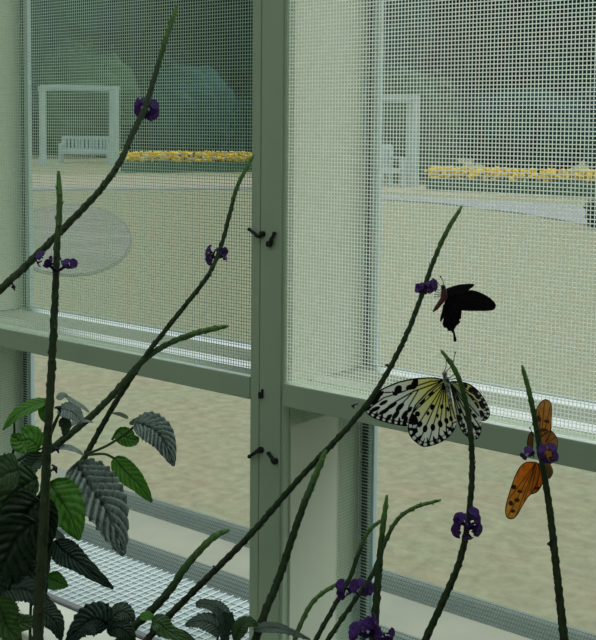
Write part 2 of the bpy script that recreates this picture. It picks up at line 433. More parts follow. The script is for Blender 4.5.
STEM_D = (.012, .022, .009); STEM_G = (.024, .060, .016); STEM_T = (.10, .22, .05); STEM_B = (.05, .034, .022)
def spike_path(pix, d0, d1, root=None):
    """pix from bottom to top, depth d0 at the bottom to d1 at the tip; then down to the soil"""
    N = len(pix); pts = []
    for i, (x, y) in enumerate(pix): pts.append(at(x, y, d0+(d1-d0)*i/(N-1)))
    low = []
    if root is not None:
        dirn = (pts[0]-pts[1]).normalized(); dz = pts[0].z-(ZSOIL-.012)
        nxt = pts[0]+dirn*.03
        q = nxt+Vector((dirn.x, dirn.y, 0))*min(.06, dz*.2)
        q.y = min(max(q.y, .24), .80)
        rt = Vector((q.x+root[0], min(max(q.y+root[1], .22), .80), ZSOIL-.012))
        mid = nxt*.5+rt*.5
        low = [rt, mid, nxt]
    return low+pts
def stem_mesh(b, path, r0, r1, base=STEM_D, tip=STEM_T, seed=0, tipfrac=.06, bract=True, hold=0):
    sp = smooth_path(path, 16); N = len(sp)
    rad = []; col = []
    L = [0]
    for i in range(1, N): L.append(L[-1]+(sp[i]-sp[i-1]).length)
    T = L[-1]; Lh = L[hold*16]
    # resample evenly
    step = .0022; M_ = int(T/step); res = []; j = 0
    for i in range(M_+1):
        s = T*i/M_
        while j < N-2 and L[j+1] < s: j += 1
        f = (s-L[j])/max(L[j+1]-L[j], 1e-9); res.append(sp[j].lerp(sp[j+1], f))
    for i in range(M_+1):
        s = i/M_
        r = r0+(r1-r0)*max(0, (s*T-Lh)/(T-Lh))
        rem = (1-s)*T
        if rem < .012: r *= (.45+.55*math.sqrt(rem/.012))
        rad.append(r)
        g = pnoise(Vector((i*.13, seed*3.1, 0)))-.05
        c = Vector(base).lerp(Vector(STEM_B), max(0, min(1, .35+g)))
        c = c.lerp(Vector(STEM_G), max(0, min(1, s*1.1-.35)))
        k = max(0, 1-(1-s)/tipfrac)
        c = c.lerp(Vector(tip), k); col.append(tuple(c))
    def rf(i, k):
        return 1+.11*math.sin(i*1.9+k*1.57+seed)+.18*pnoise(Vector((i*.45, k*1.3, seed)))
    b.tube(res, rad, 8, 0, col, rfun=rf if bract else None)
    if bract:                              # little appressed bracts
        rr = random.Random(seed+50)
        for i in range(4, M_-2, 2):
            t = (res[i+1]-res[i-1]).normalized(); u = t.orthogonal().normalized()
            a = i*2.4; w = t.cross(u); d = u*math.cos(a)+w*math.sin(a)
            p = res[i]+d*rad[i]*.85; q = p+t*.0034+d*.0006; s2 = t.cross(d)*.0011
            k = Vector(col[i])*1.25
            b.add([p-s2, p+s2, q, p+d*.0009+t*.0012], [(0, 3, 2), (3, 1, 2), (0, 1, 3), (0, 2, 1)], 0, tuple(k))
    return res

# florets: a tube with five rounded petals (built once per look, copied for each)
def floret_mesh(seed):
    rr = random.Random(seed); b = MB()
    pts = [Vector((0, 0, 0)), Vector((0, 0, .0018)), Vector((.0004, 0, .0036)), Vector((.0009, 0, .0050))]
    b.tube(pts, [.0007, .0008, .0010, .0014], 8, 0)
    c = pts[-1]
    for k in range(5):
        a = 2*math.pi*k/5+rr.uniform(-.15, .15); L = rr.uniform(.0042, .0055); wd = rr.uniform(.0026, .0034)
        d = Vector((math.cos(a), math.sin(a), 0)); s = Vector((-math.sin(a), math.cos(a), 0)); up = Vector((0, 0, 1))
        dr = rr.uniform(.1, .7)
        vs = []; fs = []
        for i in range(6):
            t = i/5; w = wd*math.sin(math.pi*min(1, .18+t*.8))**.7
            ctr = c+d*(L*t)+up*(-.0012*dr*t*t*2+.0005*math.sin(t*3))
            for j in (-1, 0, 1): vs.append(ctr+s*(w*j)+up*(.0004*abs(j)))
        for i in range(5):
            for j in range(2):
                q = i*3+j; fs.append((q, q+1, q+4, q+3))
        o = len(vs); vs2 = vs+[v-up*.0002 for v in vs]
        fs2 = fs+[tuple(reversed([x+o for x in f])) for f in fs]
        b.add(vs2, fs2, 1)
    me = b
    return me
FLO = []
def floret_data():
    for s in range(3):
        b = floret_mesh(s); me = bpy.data.meshes.new('floret')
        me.from_pydata(b.v, [], b.f); me.materials.append(M['calyx']); me.materials.append(M['petal'])
        for p, i in zip(me.polygons, b.fm): p.material_index = i; p.use_smooth = True
        FLO.append(me)
floret_data()
def florets(parent, cx, cy, d, n, spread, seed, sc=1.0):
    rr = random.Random(seed*7+1); pw = parent_world(parent)
    c = at(cx, cy, d)
    for i in range(n):
        a = 2*math.pi*(i+.5*rr.random())/n
        dv = RT*math.cos(a)+UP*math.sin(a)*.8-FW*rr.uniform(.15, .9)
        dv.normalize()
        p = c+RT*(math.cos(a)*spread*d/F_PX*.35)+UP*(rr.uniform(-.5, .5)*spread*d/F_PX)
        o = bpy.data.objects.new('floret', FLO[rr.randrange(3)]); COL.objects.link(o); o.parent = parent
        o.location = p-pw; o.rotation_mode = 'QUATERNION'
        o.rotation_quaternion = dv.to_track_quat('Z', 'Y'); k = sc*rr.uniform(1.0, 1.25); o.scale = (k, k, k)
def dried(parent, x, y, d, dx, dy, k=1):
    p = at(x, y, d); q = at(x+dx, y+dy, d-.001); b = MB()
    mid = p.lerp(q, .6)+UP*.0006
    b.tube([p, mid, q], [.0006*k, .0005*k, .0011*k], 6); b.ball(q, .0016*k, .0013*k, .0012*k, 8, 6)
    q2 = q+RT*.001*k-UP*.0022*k; b.tube([q, q2], [.0008*k, .0004*k], 6)
    b.build('dried_floret', M['calyx'], parent, smooth=True)

def px2r(w, d): return w*d/F_PX/2
SP = {}
def spike(key, pix, d0, d1, w0, w1, label, root=(0, 0), tipfrac=.06, seed=1, group=None, base=STEM_D):
    path = spike_path(pix, d0, d1, root)
    t = thing('flower_spike', path[0], label, 'flower spike', group)
    b = MB(); stem_mesh(b, path, px2r(w0, d0)*1.02, px2r(w1, d1), base=base, seed=seed, tipfrac=tipfrac, hold=3)
    b.build('stem', M['stem'], t, smooth=True)
    SP[key] = t; return t

spike('A', [(-60, 350), (0, 290), (30, 262), (70, 222), (100, 190), (120, 162), (133, 133), (145, 108), (155, 76), (165, 42), (177, 6)], .70, .86, 8, 5,
      'long spike arching from the left edge up past the bench, violet florets near its top', (-.02, 0), seed=1)
florets(SP['A'], 146, 108, .83, 7, 9, 1, .95)
dried(SP['A'], 12, 283, .72, 1.5, 4)
spike('B', [(37, 650), (40, 590), (44, 520), (47, 450), (51, 380), (54.5, 310), (57, 250), (59.5, 205), (58.5, 171)], .60, .64, 11.5, 5.5,
      'thick upright stalk in the left foreground with two florets held out on short stalks', (0, .0), seed=2, base=(.032, .034, .02))
for (fx, fy, sx, sy) in ((68, 263, 57, 271), (44, 258, 56, 271)):
    p = at(sx, sy, .625); q = at(fx-(2 if fx > 57 else -2), fy+2, .622)
    b = MB(); b.tube([p, p.lerp(q, .5)-UP*.0005, q], [.001, .0009, .0011], 8); b.build('flower_stalk', M['calyx'], SP['B'], smooth=True)
    florets(SP['B'], fx, fy, .62, 4, 6, int(fx), .5)
for (x, y, dx, dy) in ((55, 408, 4, 0), (53, 448, 4, 1), (51, 471, 4, -2), (52, 465, 3, 3)): dried(SP['B'], x, y, .605, dx, dy)
spike('C', [(66, 500), (76, 474), (87, 453), (110, 412), (130, 380), (150, 350), (180, 312), (205, 280), (215, 262), (223, 240), (230, 213), (238, 185), (254, 155)], .80, .90, 6, 4,
      'slim spike rising out of leafy stalks, violet florets and its tip against the window post', (-.02, -.03), seed=3)
florets(SP['C'], 216, 254, .875, 6, 9, 3, .85)
spike('D', [(-30, 525), (15, 478), (50, 450), (80, 426), (105, 403), (125, 381), (145, 359), (170, 343), (200, 332), (228, 326)], .76, .88, 8, 5.5,
      'spike bending over to the right above the rail, without flowers', (-.01, -.02), seed=4, tipfrac=.1)
spike('E', [(140, 648), (165, 620), (200, 585), (250, 535), (300, 478), (350, 425), (380, 385), (405, 338), (420, 300), (432, 265), (446, 233), (462, 206)], .80, .88, 7, 4.3,
      'longest spike, crossing the post and rail diagonally up to the small dark butterfly', (-.02, -.06), seed=5)
florets(SP['E'], 425, 288, .862, 6, 7, 5, .85)
dried(SP['E'], 213, 566, .80, 2, 2, 1.1); dried(SP['E'], 385, 366, .85, 2, -1, .8); dried(SP['E'], 358, 404, .84, -5, 2, .9)
spike('F', [(252, 650), (266, 610), (280, 575), (300, 515), (313, 482), (326, 450)], .76, .80, 8.5, 6.5,
      'short thick spike in front of the cream jamb with a bright green tip', (.0, -.08), seed=6, tipfrac=.07)
spike('G', [(112, 650), (130, 630), (150, 612), (170, 590), (187, 565), (205, 545), (217, 535), (229, 530)], .76, .80, 9, 6.5,
      'low curved spike over the wire mesh ledge with a bright green blunt tip', (-.02, -.05), seed=7, tipfrac=.1)
spike('H', [(292, 650), (299, 628), (312, 603), (327, 590), (343, 581)], .80, .84, 5, 4,
      'thin curled spike lowest of those by the cream jamb', (.0, -.08), seed=8, tipfrac=.2)
spike('I', [(308, 655), (320, 632), (335, 605), (349, 580), (358, 555), (368, 532), (385, 518)], .81, .86, 5, 4,
      'thin spike with florets whose tip bends behind the stout upright spike', (.01, -.09), seed=9)
florets(SP['I'], 345, 588, .82, 4, 6, 9, .8)
spike('J', [(318, 655), (333, 632), (355, 600), (372, 575), (386, 540), (398, 519), (416, 507), (441, 500)], .795, .85, 5, 3.8,
      'thin spike with florets, its bare tip arching to the right over the lawn', (.02, -.1), seed=10, tipfrac=.1)
florets(SP['J'], 361, 585, .80, 5, 8, 10, .85)
spike('K', [(372, 655), (375, 620), (378, 580), (382, 535), (387, 495)], .72, .74, 9, 5,
      'stout straight upright spike at bottom centre with a pointed tip', (.0, -.05), seed=11)
florets(SP['K'], 362, 628, .72, 9, 14, 11, .85); florets(SP['K'], 384, 631, .72, 3, 6, 12, .75)
spike('L', [(420, 655), (428, 634), (445, 597), (460, 560), (468, 521), (472, 475), (470.5, 432), (464, 395), (455, 370), (441, 350)], .82, .845, 7.5, 4.6,
      'curved spike passing in front of the black and white butterfly, florets midway', (.0, -.08), seed=12)
florets(SP['L'], 466, 524, .822, 14, 17, 13, .85)
spike('M', [(566, 655), (562, 620), (556, 565), (550, 512), (541, 455), (531, 400), (522, 365)], .83, .86, 9, 4.8,
      'right-hand upright spike where the orange butterfly clings, florets either side', (.0, -.06), seed=13)
florets(SP['M'], 527, 453, .84, 4, 5, 14, .62); florets(SP['M'], 547, 453, .84, 6, 9, 15, .72)
dried(SP['M'], 554, 536, .84, -5, 8)

# ------------------------------------------------------------------ leaves
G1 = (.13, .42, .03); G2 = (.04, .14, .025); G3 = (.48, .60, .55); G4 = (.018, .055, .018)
def leaf(parent, pix, d, width, color, face=(0, 0, 1), quilt=0.0, serr=.05, dd=0.0, droop=0.0, seed=0, vein=None, stalk=None, name='leaf', asym=0.0, roll=0.0):
    """pix: midrib pixels base..tip; width in px; face: direction the upper side looks"""
    N = len(pix)
    mid = smooth_path([at(x, y, d+dd*i/(N-1)) for i, (x, y) in enumerate(pix)], 14)
    n = len(mid)-1; mcols = 14
    wd = width*d/F_PX/2
    Lr = sum((mid[i+1]-mid[i]).length for i in range(n))
    rr = random.Random(seed)
    vs = []; cs = []; fs = []
    nv = 9 if quilt > .6 else 7
    vn = vein or tuple(c*.2 for c in color)
    fc = Vector(face).normalized()
    for i in range(n+1):
        t = i/n
        tan = (mid[min(i+1, n)]-mid[max(i-1, 0)]).normalized()
        side = tan.cross(fc)
        side = (side-tan*side.dot(tan)).normalized()
        nor = side.cross(tan).normalized()
        if nor.dot(fc) < 0: nor = -nor
        w = wd*(math.sin(math.pi*min(1, t**.72))**.85)*(1.04) + .0003
        if t > .82: w *= 1-.25*(t-.82)/.18
        for j in range(-mcols, mcols+1):
            s = j/mcols
            ss = 1+serr*(abs(((t*n*.55) % 1)-.5)*2-.5)*(abs(s)**3)
            lat = w*s*ss*(1+asym*(1 if s > 0 else -1))
            # lateral veins sweep forward
            ph = (t*1.25-abs(s)*.26*(1 if True else 0))*nv
            fr = abs((ph % 1)-.5)*2          # 1 on a vein, 0 between
            cell = math.sqrt(max(0, 1-fr**2))
            ph2 = (abs(s)*5.0+.7*math.sin(ph*6.28)) % 1
            cross = abs(ph2-.5)*2
            midv = max(0, 1-abs(s)*9)
            h = quilt*(cell*.8+.35*(1-cross**3)*cell-.4)*(.0060*wd/.012)*(1-midv)
            cup = .22*wd*abs(s)**1.6*math.cos(t*2)
            dr = -droop*Lr*t*t
            pos = mid[i]+side*lat+nor*(h+cup*(.5-.9*roll)+dr*0) + Vector((0, 0, dr))
            pos += nor*(pnoise(Vector((t*4, s*2, seed*1.7)))*wd*.10)
            vs.append(pos)
            k = max(midv, (fr**5)*.9, (cross**6)*.7*(1 if quilt > .5 else 0))
            c = Vector(color)*(1+.16*pnoise(Vector((t*7, s*4, seed))))
            c = c.lerp(Vector(vn), min(1, k*(1 if quilt > 0 else .55)))
            cs.append(tuple(c))
    mm = 2*mcols+1
    for i in range(n):
        for j in range(mm-1):
            q = i*mm+j; fs.append((q, q+1, q+mm+1, q+mm))
    b = MB(); b.add(vs, fs, 0, cs)
    o = b.build(name, M['leaf'], parent, smooth=True)
    so_ = o.modifiers.new('thickness', 'SOLIDIFY'); so_.thickness = .00035
    if stalk:
        pts = [at(x, y, dz) for x, y, dz in stalk]+[mid[1]]
        s = MB(); s.tube(smooth_path(pts, 8), px2r(2.6, d), 8, 0, (.05, .10, .03))
        s.build('leaf_stalk', M['stem'], o, smooth=True)
    return o
CAMF = -FW
UPW = Vector((0, 0, 1))
def fmix(a, b=0.0, up=1.0): return CAMF*a+RT*b+UPW*up
C_ = SP['C']
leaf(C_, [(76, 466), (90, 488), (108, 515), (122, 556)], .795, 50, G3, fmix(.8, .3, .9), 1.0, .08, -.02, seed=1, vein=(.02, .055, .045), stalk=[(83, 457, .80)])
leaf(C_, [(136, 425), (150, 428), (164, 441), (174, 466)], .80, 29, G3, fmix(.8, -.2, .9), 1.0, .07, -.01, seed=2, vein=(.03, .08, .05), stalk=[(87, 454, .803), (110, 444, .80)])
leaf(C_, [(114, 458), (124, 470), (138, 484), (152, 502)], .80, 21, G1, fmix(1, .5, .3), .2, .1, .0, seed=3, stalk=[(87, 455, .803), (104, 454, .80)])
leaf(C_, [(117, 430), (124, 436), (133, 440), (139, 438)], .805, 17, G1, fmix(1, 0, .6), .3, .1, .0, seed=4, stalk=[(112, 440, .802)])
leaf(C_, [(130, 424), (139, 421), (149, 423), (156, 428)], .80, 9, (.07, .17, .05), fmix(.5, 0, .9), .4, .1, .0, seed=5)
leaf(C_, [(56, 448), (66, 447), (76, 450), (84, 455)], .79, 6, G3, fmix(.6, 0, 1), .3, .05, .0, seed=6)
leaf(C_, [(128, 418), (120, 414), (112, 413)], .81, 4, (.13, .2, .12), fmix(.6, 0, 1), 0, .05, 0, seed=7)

sh = thing('leafy_shrub', at(20, 640, .66).xy.to_3d()+Vector((0, 0, ZSOIL-.012)), 'leafy green shrub filling the lower left corner around the thick stalk', 'shrub')
b = MB()
base0 = Vector(sh.location)
def twig(b, pix, d, w, fromroot=False, seed=0):
    pts = [at(x, y, dd_) for (x, y), dd_ in zip(pix, d if isinstance(d, list) else [d]*len(pix))]
    if fromroot: pts = [base0+Vector((R_.uniform(-.01, .01), R_.uniform(-.01, .01), 0)), base0.lerp(pts[0], .6)]+pts
    stem_mesh(b, pts, px2r(w, .65), px2r(w*.7, .65), seed=seed, bract=False, tip=STEM_G)
twig(b, [(10, 640), (18, 560), (22, 500), (40, 460), (52, 430), (60, 412)], .68, 6, True, 1)
twig(b, [(22, 500), (8, 470), (14, 448), (14, 415)], .68, 3.5, False, 2)
twig(b, [(-25, 560), (0, 480), (22, 458), (45, 447)], .70, 5, True, 3)
twig(b, [(30, 640), (36, 590), (52, 545), (62, 540)], .66, 4, True, 4)
twig(b, [(18, 560), (30, 520), (44, 492)], .67, 4, False, 5)
b.build('branch', M['stem'], sh, smooth=True)
dried(sh, 11, 460, .68, 0, 3)
LF = [
 # pix, d, width, colour, face, quilt, serr, dd
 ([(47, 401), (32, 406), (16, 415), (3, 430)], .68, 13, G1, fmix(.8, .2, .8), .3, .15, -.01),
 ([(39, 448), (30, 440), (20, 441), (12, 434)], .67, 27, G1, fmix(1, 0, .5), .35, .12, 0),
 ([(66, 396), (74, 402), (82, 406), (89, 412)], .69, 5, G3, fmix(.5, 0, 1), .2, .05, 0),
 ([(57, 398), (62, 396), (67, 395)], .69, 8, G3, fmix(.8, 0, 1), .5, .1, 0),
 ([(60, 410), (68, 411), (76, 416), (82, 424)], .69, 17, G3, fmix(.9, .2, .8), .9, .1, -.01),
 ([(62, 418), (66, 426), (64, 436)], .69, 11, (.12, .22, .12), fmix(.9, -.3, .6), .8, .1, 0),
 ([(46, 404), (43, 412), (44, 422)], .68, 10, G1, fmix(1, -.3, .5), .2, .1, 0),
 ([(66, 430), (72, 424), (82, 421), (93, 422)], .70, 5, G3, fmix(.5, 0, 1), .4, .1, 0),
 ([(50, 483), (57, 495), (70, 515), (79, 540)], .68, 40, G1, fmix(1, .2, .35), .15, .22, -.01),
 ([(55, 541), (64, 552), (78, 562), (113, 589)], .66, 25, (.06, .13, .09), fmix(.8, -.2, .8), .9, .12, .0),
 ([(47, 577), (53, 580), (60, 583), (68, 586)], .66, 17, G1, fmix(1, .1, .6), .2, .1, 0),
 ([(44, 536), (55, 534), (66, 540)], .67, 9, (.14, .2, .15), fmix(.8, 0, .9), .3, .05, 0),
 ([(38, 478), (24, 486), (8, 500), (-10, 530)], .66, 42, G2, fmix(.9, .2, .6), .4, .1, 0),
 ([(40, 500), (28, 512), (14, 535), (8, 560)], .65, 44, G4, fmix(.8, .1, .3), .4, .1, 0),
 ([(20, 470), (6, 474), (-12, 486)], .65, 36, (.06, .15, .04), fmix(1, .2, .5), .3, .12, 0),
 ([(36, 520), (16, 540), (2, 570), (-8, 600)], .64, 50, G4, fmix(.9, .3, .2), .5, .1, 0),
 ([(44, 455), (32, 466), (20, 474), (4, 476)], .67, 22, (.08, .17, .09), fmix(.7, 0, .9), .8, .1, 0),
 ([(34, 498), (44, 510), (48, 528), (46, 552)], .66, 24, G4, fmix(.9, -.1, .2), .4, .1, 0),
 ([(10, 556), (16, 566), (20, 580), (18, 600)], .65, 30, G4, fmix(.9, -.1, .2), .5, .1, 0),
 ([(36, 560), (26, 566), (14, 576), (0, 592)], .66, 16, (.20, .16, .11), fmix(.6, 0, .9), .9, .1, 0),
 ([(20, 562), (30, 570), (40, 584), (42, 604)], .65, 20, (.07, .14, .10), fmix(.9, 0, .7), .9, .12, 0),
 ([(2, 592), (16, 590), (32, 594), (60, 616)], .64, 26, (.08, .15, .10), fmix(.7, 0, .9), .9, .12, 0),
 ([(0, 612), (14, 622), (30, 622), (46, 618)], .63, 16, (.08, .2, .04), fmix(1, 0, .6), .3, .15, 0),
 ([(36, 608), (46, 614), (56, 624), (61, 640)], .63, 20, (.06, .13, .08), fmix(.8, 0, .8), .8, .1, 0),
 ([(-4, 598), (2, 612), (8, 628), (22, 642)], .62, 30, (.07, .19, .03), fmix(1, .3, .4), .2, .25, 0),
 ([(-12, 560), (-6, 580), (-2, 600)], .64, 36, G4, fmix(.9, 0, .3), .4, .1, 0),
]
for i, a in enumerate(LF):
    leaf(sh, a[0], a[1], a[2], a[3], a[4], a[5], a[6], a[7], seed=20+i)
sh2 = thing('leafy_shrub', at(150, 650, .74).xy.to_3d()+Vector((0, 0, ZSOIL-.012)), 'low quilted-leaf shrub along the bottom edge, below the wire mesh ledge', 'shrub')
b = MB(); base0 = Vector(sh2.location)
twig(b, [(120, 650), (125, 632), (118, 622)], .75, 4, True, 7)
twig(b, [(150, 650), (160, 636), (180, 630), (195, 640)], .75, 4, True, 8)
twig(b, [(215, 655), (228, 636), (240, 625)], .76, 4, True, 9)
twig(b, [(150, 640), (160, 626), (167, 620)], .75, 3, False, 10)
b.build('branch', M['stem'], sh2, smooth=True)
LF2 = [
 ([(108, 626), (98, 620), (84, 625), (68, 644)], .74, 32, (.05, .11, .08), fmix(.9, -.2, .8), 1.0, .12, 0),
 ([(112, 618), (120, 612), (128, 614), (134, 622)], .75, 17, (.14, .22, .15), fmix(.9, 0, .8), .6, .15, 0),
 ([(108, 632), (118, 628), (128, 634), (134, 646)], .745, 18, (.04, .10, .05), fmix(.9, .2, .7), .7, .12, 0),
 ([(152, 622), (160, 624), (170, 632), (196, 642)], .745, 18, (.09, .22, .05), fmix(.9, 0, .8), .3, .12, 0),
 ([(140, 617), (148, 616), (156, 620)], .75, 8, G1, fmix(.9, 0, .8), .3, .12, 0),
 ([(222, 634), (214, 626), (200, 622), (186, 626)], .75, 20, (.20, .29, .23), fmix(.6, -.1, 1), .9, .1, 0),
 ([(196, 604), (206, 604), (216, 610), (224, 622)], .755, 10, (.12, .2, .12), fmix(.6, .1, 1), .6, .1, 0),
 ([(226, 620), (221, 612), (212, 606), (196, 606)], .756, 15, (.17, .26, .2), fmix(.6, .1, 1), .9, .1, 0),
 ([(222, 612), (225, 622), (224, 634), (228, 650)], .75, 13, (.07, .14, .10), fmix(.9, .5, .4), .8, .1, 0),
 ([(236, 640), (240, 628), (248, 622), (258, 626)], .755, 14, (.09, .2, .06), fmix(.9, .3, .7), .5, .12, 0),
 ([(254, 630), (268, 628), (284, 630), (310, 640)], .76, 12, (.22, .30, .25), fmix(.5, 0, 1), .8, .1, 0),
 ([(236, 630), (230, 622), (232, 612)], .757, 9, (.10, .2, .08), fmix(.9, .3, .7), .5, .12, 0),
]
for i, a in enumerate(LF2):
    leaf(sh2, a[0], a[1], a[2], a[3], a[4], a[5], a[6], a[7], seed=60+i)

# ------------------------------------------------------------------ butterflies
def inpoly(x, y, P_):
    c = False; j = len(P_)-1
    for i in range(len(P_)):
        if (P_[i][1] > y) != (P_[j][1] > y) and x < (P_[j][0]-P_[i][0])*(y-P_[i][1])/(P_[j][1]-P_[i][1])+P_[i][0]: c = not c
        j = i
    return c
def segd(x, y, a, b):
    dx, dy = b[0]-a[0], b[1]-a[1]; L = dx*dx+dy*dy
    t = max(0, min(1, ((x-a[0])*dx+(y-a[1])*dy)/L)) if L else 0
    qx, qy = a[0]+dx*t, a[1]+dy*t
    return math.hypot(x-qx, y-qy), t, (qx, qy)
def polyd(x, y, P_, closed=False):
    best = (1e9, 0, None); acc = 0
    n_ = len(P_) if closed else len(P_)-1
    for i in range(n_):
        a, b = P_[i], P_[(i+1) % len(P_)]
        d, t, q = segd(x, y, a, b); L = math.hypot(b[0]-a[0], b[1]-a[1])
        if d < best[0]: best = (d, acc+t*L, q)
        acc += L
    return best
def smooth2(P_, n=5, closed=True):
    out = []; N = len(P_)
    for i in range(N if closed else N-1):
        g = (lambda k: P_[k % N]) if closed else (lambda k: P_[max(0, min(N-1, k))])
        p0, p1, p2, p3 = g(i-1), g(i), g(i+1), g(i+2)
        for k in range(n):
            t = k/n
            out.append(tuple(.5*(2*p1[m_]+(p2[m_]-p0[m_])*t+(2*p0[m_]-5*p1[m_]+4*p2[m_]-p3[m_])*t*t+(3*p1[m_]-p0[m_]-3*p2[m_]+p3[m_])*t**3) for m_ in (0, 1)))
    if not closed: out.append(P_[-1])
    return out
def wing(name, parent, outline, tr, depth, colf, step, label=None, rnd=True):
    """outline in sketch units; tr: sketch -> photo pixel; depth(pixel)->distance; colf(sketch x,y)->colour"""
    O = smooth2(outline, 5) if rnd else outline
    xs = [p[0] for p in O]; ys = [p[1] for p in O]
    x0, y0 = min(xs), min(ys); nx = int((max(xs)-x0)/step)+2; ny = int((max(ys)-y0)/step)+2
    used = {}; vs = []; cs = []; fs = []; cnt = {}
    cells = [(i, j) for i in range(nx) for j in range(ny) if inpoly(x0+(i+.5)*step, y0+(j+.5)*step, O)]
    for i, j in cells:
        for k in ((i, j), (i+1, j), (i+1, j+1), (i, j+1)): cnt[k] = cnt.get(k, 0)+1
    for i, j in cells:
        f = []
        for k in ((i, j), (i+1, j), (i+1, j+1), (i, j+1)):
            if k not in used:
                x, y = x0+k[0]*step, y0+k[1]*step
                if cnt[k] < 4:
                    dd_, _, q = polyd(x, y, O, True)
                    if dd_ < step*1.1: x, y = q
                px, py = tr(x, y)
                used[k] = len(vs); vs.append(at(px, py, depth(px, py))); cs.append(colf(x, y))
            f.append(used[k])
        fs.append(tuple(f))
    b = MB(); b.add(vs, fs, 0, cs)
    o = b.build(name, M['wing'], parent, smooth=True)
    s = o.modifiers.new('thickness', 'SOLIDIFY'); s.thickness = .0003
    if label: o['label'] = label
    return o
BLK = (.012, .011, .012)
def lerp3(a, b, t): t = max(0, min(1, t)); return tuple(a[i]+(b[i]-a[i])*t for i in range(3))

# paper kite --------------------------------------------------------------
KS = 4.11
ktr = lambda x, y: (355+x/KS, 355+y/KS)
KD = .862
kite = thing('butterfly', at(446, 381, KD), 'large black and white veined butterfly with open wings, hanging before the window rail', 'butterfly')
def kite_col(base, margin, veins, spots, yel=(.92, .88, .36), whi=(.92, .94, .90), band=18, dot=6.8, pitch=26, far=220, dashes=()):
    mg = smooth2(margin, 4, False)
    def f(x, y):
        r = math.hypot(x-base[0], y-base[1])
        c = lerp3(yel, whi, (r/far-.28)*2.0)
        d, s, _ = polyd(x, y, mg)
        for V in veins:
            dv = polyd(x, y, V['p'])[0]
            if dv < V['w']*1.15: return BLK
        for (sx, sy, rx, ry, an) in spots:
            ca, sa = math.cos(an), math.sin(an); u = (x-sx)*ca+(y-sy)*sa; v = -(x-sx)*sa+(y-sy)*ca
            if (u/rx)**2+(v/ry)**2 < 1.45: return BLK
        if d < band:
            k = (s % pitch)-pitch/2
            if (k/dot)**2+((d-band*.50)/(dot*.82))**2 < 1: return whi
            return BLK
        if d < band*1.9:                    # black teeth running inwards
            k = abs((s % pitch)-pitch/2)
            if k > pitch/2-(band*1.9-d)*.30-1.5: return BLK
        return c
    return f
def fan(base, pts, w, w2=None): return [{'p': [base, p], 'w': w} for p in pts]
fb = (362, 104)
fw_out = [(366, 100), (330, 92), (290, 92), (240, 96), (180, 109), (120, 134), (72, 163), (45, 193), (37, 215), (50, 241), (80, 261), (125, 277), (175, 288), (214, 291), (232, 262), (262, 205), (310, 152), (366, 112)]
fw_margin = [(72, 163), (45, 193), (37, 215), (50, 241), (80, 261), (125, 277), (175, 288), (214, 291)]
fw_veins = [{'p': [(366, 99), (330, 93), (290, 93), (240, 97), (180, 110), (120, 135), (72, 164)], 'w': 4},
            {'p': [fb, (300, 128), (240, 150), (170, 190), (95, 245)], 'w': 2.3}, {'p': [fb, (310, 108), (250, 128), (200, 150)], 'w': 2.2},
            {'p': [(240, 150), (190, 205), (150, 280)], 'w': 2}, {'p': [(260, 145), (225, 205), (195, 288)], 'w': 2},
            {'p': [(200, 150), (120, 175), (50, 225)], 'w': 2}, {'p': [(200, 150), (110, 155), (60, 180)], 'w': 2}, {'p': [fb, (300, 150), (250, 205), (222, 270)], 'w': 2.5}]
fw_spots = [(246, 118, 11, 20, .35), (228, 132, 16, 9, -.3), (178, 142, 12, 16, .5), (166, 158, 9, 8, 0), (96, 164, 22, 9, -.55), (76, 190, 22, 9, -.5), (118, 196, 16, 6, -.5),
            (152, 208, 20, 7, -.6), (185, 214, 19, 8, -.8), (120, 232, 19, 7, -.5), (168, 246, 18, 8, -.9), (205, 246, 18, 8, -1.0), (84, 222, 18, 7, -.4), (226, 224, 12, 6, -1.0), (208, 268, 14, 7, -1.1), (140, 256, 14, 7, -.8), (52, 212, 12, 8, -.6)]
hw_out = [(368, 110), (335, 130), (300, 162), (262, 200), (236, 236), (222, 275), (217, 300), (224, 330), (246, 356), (280, 377), (322, 371), (362, 354), (394, 328), (416, 292), (415, 250), (405, 200), (392, 150), (380, 112)]
hw_margin = [(222, 275), (217, 300), (224, 330), (246, 356), (280, 377), (322, 371), (362, 354), (394, 328), (416, 292)]
hb = (371, 112)
hw_veins = fan(hb, [(235, 240), (232, 330), (262, 360), (300, 370), (340, 360), (376, 338), (404, 305), (412, 262)], 1.9)+[{'p': hw_out[:8], 'w': 3}]
hw_spots = [(272, 186, 13, 15, .5), (311, 158, 11, 8, -.5), (318, 214, 7, 10, .4), (357, 212, 6, 9, .1), (257, 242, 9, 9, 0), (266, 284, 9, 11, .4), (288, 303, 8, 13, .2), (320, 297, 8, 12, 0), (350, 283, 8, 12, -.2),
            (248, 312, 8, 10, .6), (376, 270, 7, 11, -.3), (395, 262, 6, 10, -.3), (300, 240, 5, 7, .3), (340, 250, 4, 7, 0), (382, 222, 4, 9, -.2)]
rh_out = [(384, 112), (396, 150), (406, 200), (418, 262), (440, 315), (468, 340), (500, 346), (514, 325), (519, 290), (512, 245), (488, 195), (440, 140), (400, 112)]
rh_margin = [(418, 272), (440, 315), (468, 340), (500, 346), (514, 325), (519, 290)]
rh_veins = fan((390, 114), [(430, 290), (455, 328), (485, 345), (508, 335), (516, 300), (508, 250)], 2.0)
rh_spots = [(430, 230, 6, 10, -.4), (455, 262, 6, 12, -.5), (480, 285, 7, 13, -.6), (445, 290, 6, 9, -.3), (495, 300, 7, 10, -.6), (470, 225, 6, 10, -.7), (490, 250, 6, 10, -.8), (420, 180, 5, 9, -.4)]
rf_out = [(398, 106), (430, 108), (468, 118), (505, 146), (535, 188), (553, 232), (548, 258), (528, 272), (505, 258), (478, 218), (440, 160), (398, 114)]
